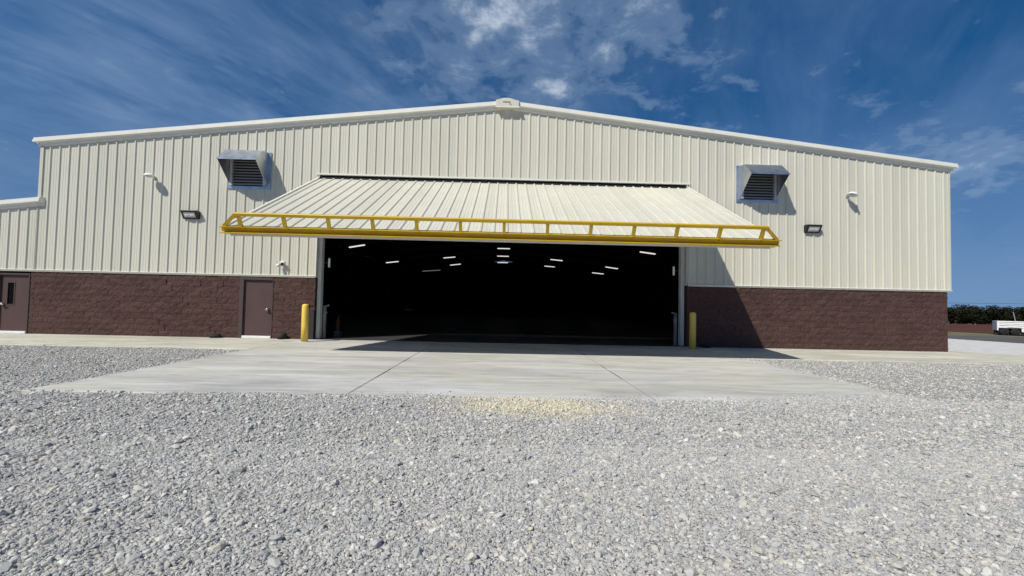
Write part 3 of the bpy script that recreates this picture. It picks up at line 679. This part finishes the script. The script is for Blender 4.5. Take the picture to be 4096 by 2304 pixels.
# dark lumps by the wall
def lump(x, w, h, seed, label):
    bm = bmesh.new(); bmesh.ops.create_icosphere(bm, subdivisions=3, radius=1.0); r_ = random.Random(seed)
    off = [Vector((r_.uniform(-1, 1), r_.uniform(-1, 1), r_.uniform(-1, 1))).normalized() for _ in range(9)]; am = [r_.uniform(.05, .3) for _ in off]
    for v_ in bm.verts:
        k = 1.0
        for o_, a_ in zip(off, am): k += a_*max(0, v_.co.normalized().dot(o_)-.55)
        v_.co *= k; v_.co.z = max(v_.co.z, -.75)
        hump = 1.0+0.35*v_.co.x*(1 if seed % 2 else .6)
        v_.co = Vector((v_.co.x*w/2.3, v_.co.y*0.13, (v_.co.z+.75)*h/2.0*max(.35, hump)))
    me = bpy.data.meshes.new('sandbag'); bm.to_mesh(me); bm.free(); me.materials.append(M['black'])
    for p_ in me.polygons: p_.use_smooth = True
    o = put('sandbag', me, None, (x, -0.17, 0.0)); tag(o, label, 'bag', 'dark bags at the foot of the brown wall'); return o
lump(-10.42, 0.44, 0.16, 3, 'small dark bag at the wall foot left of the plain brown door')
lump(-8.06, 0.38, 0.24, 5, 'dark humped bag at the wall foot between plain brown door and bollard')
lump(7.33, 0.50, 0.13, 8, 'flat dark bag in the shade right of the shaded bollard')

# ------------------------------------------------------------------ vent hoods
def vent(xa, xb, label):
    t_ = thing('vent_hood', label, 'vent', 'galvanised vent hoods on the gable wall', ((xa+xb)/2, -0.03, 5.43))
    o_ = Vector(t_.location)
    def Q(x, y, z): return (x-o_.x, y-o_.y, z-o_.z)
    prof = [(-.06, 6.775), (-.43, 6.735), (-.895, 6.285), (-.06, 5.525)]
    th = 0.012
    for x in (xa, xb):
        s = MB(); s.prism(prof, lambda y, z: Q(x-th/2, y, z), lambda y, z: Q(x+th/2, y, z)); s.build('side_plate', M['galv'], t_)
    s = MB(); s.prism([(-.06, 6.779), (-.43, 6.739), (-.43, 6.725), (-.06, 6.765)], lambda y, z: Q(xa-.01, y, z), lambda y, z: Q(xb+.01, y, z)); s.build('top_plate', M['galv'], t_)
    s = MB(); s.prism([(-.432, 6.739), (-.90, 6.289), (-.90, 6.255), (-.888, 6.272), (-.43, 6.723)], lambda y, z: Q(xa-.011, y, z), lambda y, z: Q(xb+.011, y, z)); s.build('sloped_plate', M['galv'], t_)
    s = MB(); f0, f1 = xa-.11, xb+.11
    for a in ((f0, f1, 6.72, 6.80), (f0, f1, 5.43, 5.53)): s.box(*[q-o_.x for q in a[:2]], -.06+.03-.012, .0, a[2]-o_.z, a[3]-o_.z)
    for a in ((f0, xa+.02), (xb-.02, f1)): s.box(a[0]-o_.x, a[1]-o_.x, -.06+.03-.012, .0, 5.53-o_.z, 6.72-o_.z)
    s.build('flange', M['galv'], t_)
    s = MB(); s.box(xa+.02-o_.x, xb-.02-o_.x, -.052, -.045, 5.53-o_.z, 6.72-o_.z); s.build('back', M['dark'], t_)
    s = MB(); s.box(xa+.02-o_.x, xa+.11-o_.x, -.15, -.053, 5.54-o_.z, 6.70-o_.z); s.box(xb-.11-o_.x, xb-.02-o_.x, -.15, -.053, 5.54-o_.z, 6.70-o_.z); s.build('louver_frame', M['louver'], t_)
    bl = None
    for k in range(11):
        z = 5.56+k*0.104-o_.z
        if bl is None:
            s = MB(); s.prism([(-.054, .07), (-.142, .018), (-.150, .0), (-.138, .0), (-.054, .055)], lambda y, q: (xa+.112-o_.x, y, z+q), lambda y, q: (xb-.112-o_.x, y, z+q)); bl = s.build('louver', M['louver'], t_)
        else:
            c_ = bl.copy(); C.objects.link(c_); c_.parent = t_; c_.location.z = k*0.104
    s = MB()
    for x in (f0+.03, (f0+f1)/2, f1-.03):
        for z in (5.47, 6.76): s.box(x-.012-o_.x, x+.012-o_.x, -.055, -.042, z-.012-o_.z, z+.012-o_.z)
    s.build('bolts', M['steel'], t_)
vent(-10.165, -8.836, 'galvanised louvred vent hood upper left of the tilted door')
vent(8.615, 9.985, 'galvanised louvred vent hood upper right of the tilted door')

# ------------------------------------------------------------------ wall fittings
def area_lamp(x, z, tilt, label):
    t_ = thing('wall_lamp', label, 'lamp', 'pale dome lamps high on the gable', (x, -0.03, z))
    s = MB(); s.tube([(0, 0.0, 0), (0, -0.045, 0)], [.06, .06], 14); s.build('wall_plate', M['galv'], t_)
    s = MB(); s.tube([(0, -0.03, 0), (0, -0.16, 0.03), (0, -0.26, 0.04)], [.022]*3, 8); s.build('arm', M['galv'], t_, True)
    s = MB(); pr = [(.04, .095), (.09, .082), (.14, .05), (.165, .012), (.178, 0.0), (.174, -.012)]
    s.tube([(tilt*q, -0.28, 0.0+q) for r_, q in pr], [r_ for r_, q in pr], 20); o = s.build('dome', M['whitep'], t_, True)
    s = MB(); s.tube([(0, -.28, -.010), (0, -.28, -.05)], [.10, .07], 14); s.build('lens', M['lens'], t_, True)
area_lamp(-12.90, 5.75, 0.0, 'small white dome lamp left of the left vent hood')
area_lamp(12.73, 5.75, 0.35, 'small tilted silvery dome lamp right of the right vent hood')
def flood(x, z, label):
    t_ = thing('flood_light', label, 'flood light', 'black flood lights on the gable', (x, -0.03, z))
    pr = [(0, -.01), (0, .27), (-.10, .285), (-.225, .275), (-.235, .245), (-.085, -.01), (-.06, -.02)]
    s = MB(); s.prism(pr, lambda y, q: (-.285, y, q), lambda y, q: (.285, y, q)); s.build('housing', M['blackm'], t_, bevel=0.012)
    a = Vector((0, -.235, .245)); b_ = Vector((0, -.085, -.01)); d = (b_-a); n = Vector((0, d.z, -d.y)).normalized()
    if n.y > 0: n = -n
    s = MB(); p0 = a+d*.20+n*.004; p1 = a+d*.82+n*.004
    s.poly([(-.20, p0.y, p0.z), (.20, p0.y, p0.z), (.20, p1.y, p1.z), (-.20, p1.y, p1.z)])
    q0, q1 = p0-n*.01, p1-n*.01
    s.poly([(-.20, q0.y, q0.z), (.20, q0.y, q0.z), (.20, q1.y, q1.z), (-.20, q1.y, q1.z)][::-1]); s.build('lens', M['lens'], t_)
    s = MB()
    for k in range(2): s.box(-.16+k*.18, -.02+k*.18, p1.y*.5+p0.y*.5-.012, p1.y*.5+p0.y*.5+.0, (p0.z+p1.z)/2-.02, (p0.z+p1.z)/2+.035)
    s.build('emitters', M['seal'], t_)
flood(-11.50, 4.285, 'black flood light with grey lens below and left of the left vent hood')
flood(11.35, 4.345, 'black flood light with grey lens below and right of the right vent hood')
# small camera
t_ = thing('security_camera', 'small white security camera on the siding above the plain brown door', 'camera', None, (-8.17, -0.03, 2.70))
s = MB(); s.box(-.10, .07, -.04, 0, -.01, .11); s.build('junction_box', M['whitep'], t_, bevel=0.01)
s = MB(); s.tube([(0, -.04, .04), (0, -.13, .03)], [.03, .03], 10); s.bar((-.09, -.13, .075), (.11, -.13, .06), .12, .025); s.build('bracket', M['whitep'], t_)
s = MB(); s.tube([(-.055, -.09, -.03), (-.07, -.16, -.045), (-.085, -.22, -.06), (-.09, -.245, -.065)], [.035, .06, .058, .03], 14); o = s.build('body', M['whitep'], t_, True)
s = MB(); s.tube([(.035, -.10, .02), (.05, -.17, .0), (.055, -.20, -.005)], [.05, .055, .035], 12); s.build('sensor', M['blackm'], t_, True)
s = MB(); s.tube([(-.13, -.02, .10), (-.25, -.022, .125)], [.008, .008], 6); s.build('conduit', M['seal'], t_)

# ------------------------------------------------------------------ inside: glowing tubes under the roof
lights = [((-12.311, 18.72, 5.60), (-11.096, 18.70, 5.82), 'glowing tube light nearest the opening on its left side'),
 ((10.84, 19.06, 5.84), (12.073, 19.05, 5.69), 'glowing tube light nearest the opening on its right side'),
 ((-11.943, 28.46, 5.29), (-10.713, 28.43, 5.44), 'lower left glowing tube light above the dim lamp'),
 ((10.085, 27.78, 5.32), (11.316, 27.77, 5.17), 'upper of the two close glowing tubes at the inner right'),
 ((9.60, 31.95, 5.02), (10.836, 31.93, 4.91), 'lowest glowing tube light on the inner right'),
 ((-6.513, 30.79, 6.14), (-5.28, 30.76, 6.27), 'upper tube of the pair left of the ridge row'),
 ((-6.331, 35.19, 5.76), (-5.103, 35.16, 5.91), 'lower tube of the pair left of the ridge row'),
 ((4.68, 29.01, 6.07), (5.915, 28.99, 5.97), 'upper tube of the pair right of the ridge row'),
 ((4.801, 36.83, 6.06), (6.037, 36.81, 5.97), 'lower tube of the pair right of the ridge row'),
 ((-0.767, 27.50, 6.884), (0.472, 27.47, 6.884), 'topmost of the three tubes hanging under the ridge'),
 ((-0.831, 31.35, 6.535), (0.409, 31.32, 6.535), 'middle of the three tubes hanging under the ridge'),
 ((-0.851, 35.90, 6.264), (0.389, 35.87, 6.264), 'lowest of the three tubes hanging under the ridge'),
 ((-10.2, 39.0, 5.25), (-8.0, 38.97, 5.42), 'grey tube light given a faint glow under the lower left glowing tube')]
for i, (a, b_, lab) in enumerate(lights):
    a = Vector(a); b_ = Vector(b_); mid = (a+b_)/2; t_ = thing('tube_light', lab, 'ceiling light', 'tube lights inside the hangar', tuple(mid))
    a -= mid; b_ -= mid
    s = MB(); s.bar(tuple(a), tuple(b_), 0.17, 0.07); s.build('diffuser', M['glowdim'] if i == 12 else M['glow'], t_)  # last tube is off, its faint glow is added
    s = MB(); up_ = Vector((0, 0, .085)); s.bar(tuple(a*1.03+up_), tuple(b_*1.03+up_), 0.34, 0.06); s.build('housing', M['frame'], t_)
    zc_ = zw(mid.x)+.1-mid.z
    s = MB()
    for q in (a*.8, b_*.8): s.tube([tuple(q+up_), (q.x, q.y, zc_)], [.008, .008], 5)
    s.build('hanger', M['frame'], t_)
# vertical lamps on the inner faces beside the opening
for x, lab in ((-6.75, 'short pale vertical lamp just inside the left column'), (6.43, 'short pale vertical lamp just inside the right column')):
    t_ = thing('strip_lamp', lab, 'lamp', 'short strip lamps inside the opening', (x, 0.60, 2.85))
    s = MB(); s.box(-.035, .035, -.02, .02, -.17, .17); s.build('diffuser', M['glowdim'], t_, bevel=0.015)
    s = MB(); s.box(-.05, .05, .021, .05, -.19, .19); s.build('back_plate', M['frame'], t_)
    s = MB(); sg = -1 if x < 0 else 1; s.box(min(.03*sg, .32*sg), max(.03*sg, .32*sg), .03, .06, -.03, .03); s.build('arm', M['frame'], t_)
# latch posts and arms inside the opening
for x, sg in ((-6.80, 1), (6.46, -1)):
    s = MB(); s.box(x-.045, x+.045, 0.45, .55, 0.0, 1.22); s.bar((x, .48, 1.21), (x+sg*.16, .42, 1.23), .05, .05); s.bar((x, .48, 1.02), (x+sg*.10, .44, .96), .04, .05); s.tube([(x+sg*.16, .42, 1.20), (x+sg*.16, .42, 1.27)], [.03, .03], 8)
    s.build('latch_post', M['filler'], hangar)
t_ = thing('fire_extinguisher', 'dull red extinguisher standing in the dark inside the left column', 'extinguisher', None, (-6.52, 1.1, 0.25))
s = MB(); s.tube([(0, 0, 0), (0, 0, .02), (0, 0, .42), (0, 0, .5), (0, 0, .53)], [.07, .085, .085, .04, .03], 14); s.build('cylinder', M['rust'], t_, True)
s = MB(); s.bar((0, 0, .53), (0, 0, .57), .05); s.bar((0, 0, .58), (.1, 0, .60), .02); s.build('valve', M['blackm'], t_)
s = MB(); s.box(-.11, .11, -.11, .11, -.25, -.0); s.build('stand', M['frame'], t_)

# ------------------------------------------------------------------ far right: trailer, trees, wire
TX, TY = 34.87, 14.4
tr = thing('trailer', 'white flatbed trailer with two black wheels on the asphalt at the right frame edge', 'trailer', None, (TX, TY, 0))
tr.rotation_euler.z = math.radians(-42)
s = MB()
s.box(0, 5.0, 0.0, 0.05, 0.50, 0.965); s.box(0, 0.06, 0, 0.05, 0.305, 0.50); s.box(1.16, 5.0, 0, 0.05, 0.25, 0.50)
s.box(0, .06, .05, 2.0, .305, .965); s.box(0, 5.0, 1.95, 2.0, .3, .965); s.box(4.95, 5.0, .05, 1.95, .3, .965)
s.build('body', M['whitep'], tr)
s = MB(); s.box(.06, 4.95, .05, 1.95, .46, .50); s.build('deck', M['frame'], tr)
for z, x0 in ((0.925, .10), (0.81, .12), (0.69, .12), (0.56, .5)):
    s = MB(); s.box(x0, 5.0, -.035, -.001, z-.016, z+.022); s.build('rub_rail', M['whitep'], tr)
for x in (0.0, 1.35, 2.7, 4.0): s = MB(); s.box(x, x+.07, -.04, -.001, .32 if x == 0 else .51, .972); s.build('stake', M['whitep'], tr)
s = MB(); s.box(.2, 4.9, .35, .45, .25, .30); s.box(.2, 4.9, 1.5, 1.6, .25, .30); s.box(1.16, 4.9, .1, .2, .06, .24); s.build('chassis', M['blackm'], tr)
for x in (0.36, 0.88):
    for y in (.0, 1.75):
        s = MB(); s.tube([(x, y, .245), (x, y+.03, .245), (x, y+.19, .245), (x, y+.22, .245)], [.20, .245, .245, .20], 20); w_ = s.build('wheel', M['tyre'], tr, True)
        s = MB(); s.tube([(x, y-.010, .245), (x, y+.01, .245)], [.09, .11], 14); s.build('rim', M['blackm'], w_)
s = MB(); s.box(.07, .60, -.03, .28, .455, .50); s.box(.07, .10, -.03, .28, .12, .455); s.build('fender', M['blackm'], tr)
s = MB(); n = 8
for k in range(n):
    a0, a1 = math.pi*k/n, math.pi*(k+1)/n
    s.quad((.88+.29*math.cos(a0), -.04, .22+.29*math.sin(a0)), (.88+.29*math.cos(a1), -.04, .22+.29*math.sin(a1)), (.88+.29*math.cos(a1), .28, .22+.29*math.sin(a1)), (.88+.29*math.cos(a0), .28, .22+.29*math.sin(a0)))
s.build('fender', M['blackm'], tr)
s = MB(); s.bar((.03, 1.2, .30), (.0, 1.2, .02), .06); s.bar((-.05, 1.2, .02), (.06, 1.2, .02), .12, .02); s.build('jack_leg', M['blackm'], tr)

def tree(x, y, h, w, seed, label):
    r_ = random.Random(seed); t_ = thing('scrub_tree', label, 'tree', 'dark trees along the far field edge', (x, y, 0))
    s = MB(); lean = r_.uniform(-.15, .15); s.tube([(0, 0, -.05), (lean*.5, 0, h*.35), (lean, .05, h*.75)], [.09, .065, .025], 7)
    for k in range(4):
        an = r_.uniform(0, 6.28); s.tube([(lean*.6, 0, h*(.3+.1*k)), (lean+math.cos(an)*w*.3, math.sin(an)*w*.3, h*(.5+.12*k))], [.035, .012], 5)
    s.build('trunk', M['bark'], t_, True)
    s = MB(); cl_ = [(r_.uniform(-.5, .5)*w, r_.uniform(-.5, .5)*w, h*r_.uniform(.25, .86), r_.uniform(.22, .42)*w*.62) for _ in range(13)]
    cl_.append((lean, 0, h*.80, .26*w)); 
    for k in range(1500):
        cx, cy, cz, cr = r_.choice(cl_); d = Vector((r_.gauss(0, 1), r_.gauss(0, 1), r_.gauss(0, 1))).normalized()*cr*r_.uniform(.65, 1.08)
        q = Vector((cx, cy, cz))+d; q.z = max(.08, min(h, q.z)); sz = r_.uniform(.07, .14)
        a = Vector((r_.uniform(-1, 1), r_.uniform(-1, 1), r_.uniform(-1, 1))).normalized(); b_ = a.cross(d.normalized()+Vector((.01, .02, .03))).normalized()
        s.poly([tuple(q-a*sz), tuple(q+b_*sz*.55), tuple(q+a*sz), tuple(q-b_*sz*.55)])
    s.build('crown', M['leaf'], t_)
kinds = ['low dark tree at the left end of the far tree line', 'domed taller dark tree near the hangar corner in the far tree line', 'dark tree in the dip right of the domed tree', 'broad dark tree left of the trailer in the tree line',
 'flat-topped dark tree behind the left end of the trailer', 'taller dark tree above the trailer deck', 'small round-topped dark tree above the trailer wheels', 'dark tree at the right frame edge in the tree line']
xs_ = [59.0, 61.2, 62.7, 64.0, 65.3, 66.3, 67.7, 69.6]; hs_ = [2.28, 2.62, 2.22, 2.35, 2.55, 2.62, 2.52, 2.42]
for i, (x, h) in enumerate(zip(xs_, hs_)): tree(x, 42+R.uniform(-.4, .4), h, 2.5, 40+i, kinds[i])
for i in range(7): tree(57.2-1.7*i if i < 3 else 71.2+1.7*(i-3), 42.5+R.uniform(-.4, .6), R.uniform(2.2, 2.6), 2.5, 80+i, 'dark tree hidden behind the hangar, %s from the corner' % ('first', 'second', 'third')[i] if i < 3 else 'dark tree right of the picture, %s beyond the frame edge' % ('first', 'second', 'third', 'fourth')[i-3])
# undergrowth closing the foot of the trees
s = MB()
for k in range(9000):
    q = Vector((R.uniform(52, 78), 43.2+R.uniform(-.9, .9), R.uniform(0.03, 1.75))); sz = R.uniform(.06, .15)
    a = Vector((R.uniform(-1, 1), R.uniform(-1, 1), R.uniform(-1, 1))).normalized(); b_ = a.cross(Vector((.3, .8, .2))).normalized()
    s.poly([tuple(q-a*sz), tuple(q+b_*sz*.6), tuple(q+a*sz), tuple(q-b_*sz*.6)])
me = bpy.data.meshes.new('undergrowth'); me.from_pydata(s.v, [], s.f); me.update(); me.materials.append(M['leaf']); stuff(put('undergrowth', me))
s = MB(); s.bar((52.5, 28.0, 0.0), (52.1, 28.0, 1.66), .05, .05); tag(s.build('post', M['louver']), 'leaning pale post standing behind the white trailer', 'post')
# overhead line on two poles
pl = thing('power_line', 'thin overhead wires above the far tree line at right', 'power line', None, (40, 55.5, 0))
s = MB()
for dy, dz in ((0, 0), (0.7, -0.05)):
    n = 14; p_ = []
    for k in range(n+1): f = k/n; p_.append((58*f, dy, 3.55+dz-1.6*f*(1-f)))
    s.tube(p_, [.012]*(n+1), 5)
s.build('wire', M['frame'], pl)
for x in (0.0, 58.0):
    s = MB(); s.tube([(x, .35, -.1), (x, .35, 4.0)], [.13, .09], 10); s.bar((x, -.2, 3.5), (x, 1.0, 3.5), .1, .1); s.build('pole', M['wood'], pl)

# ------------------------------------------------------------------ render settings
scene.render.engine = 'CYCLES'
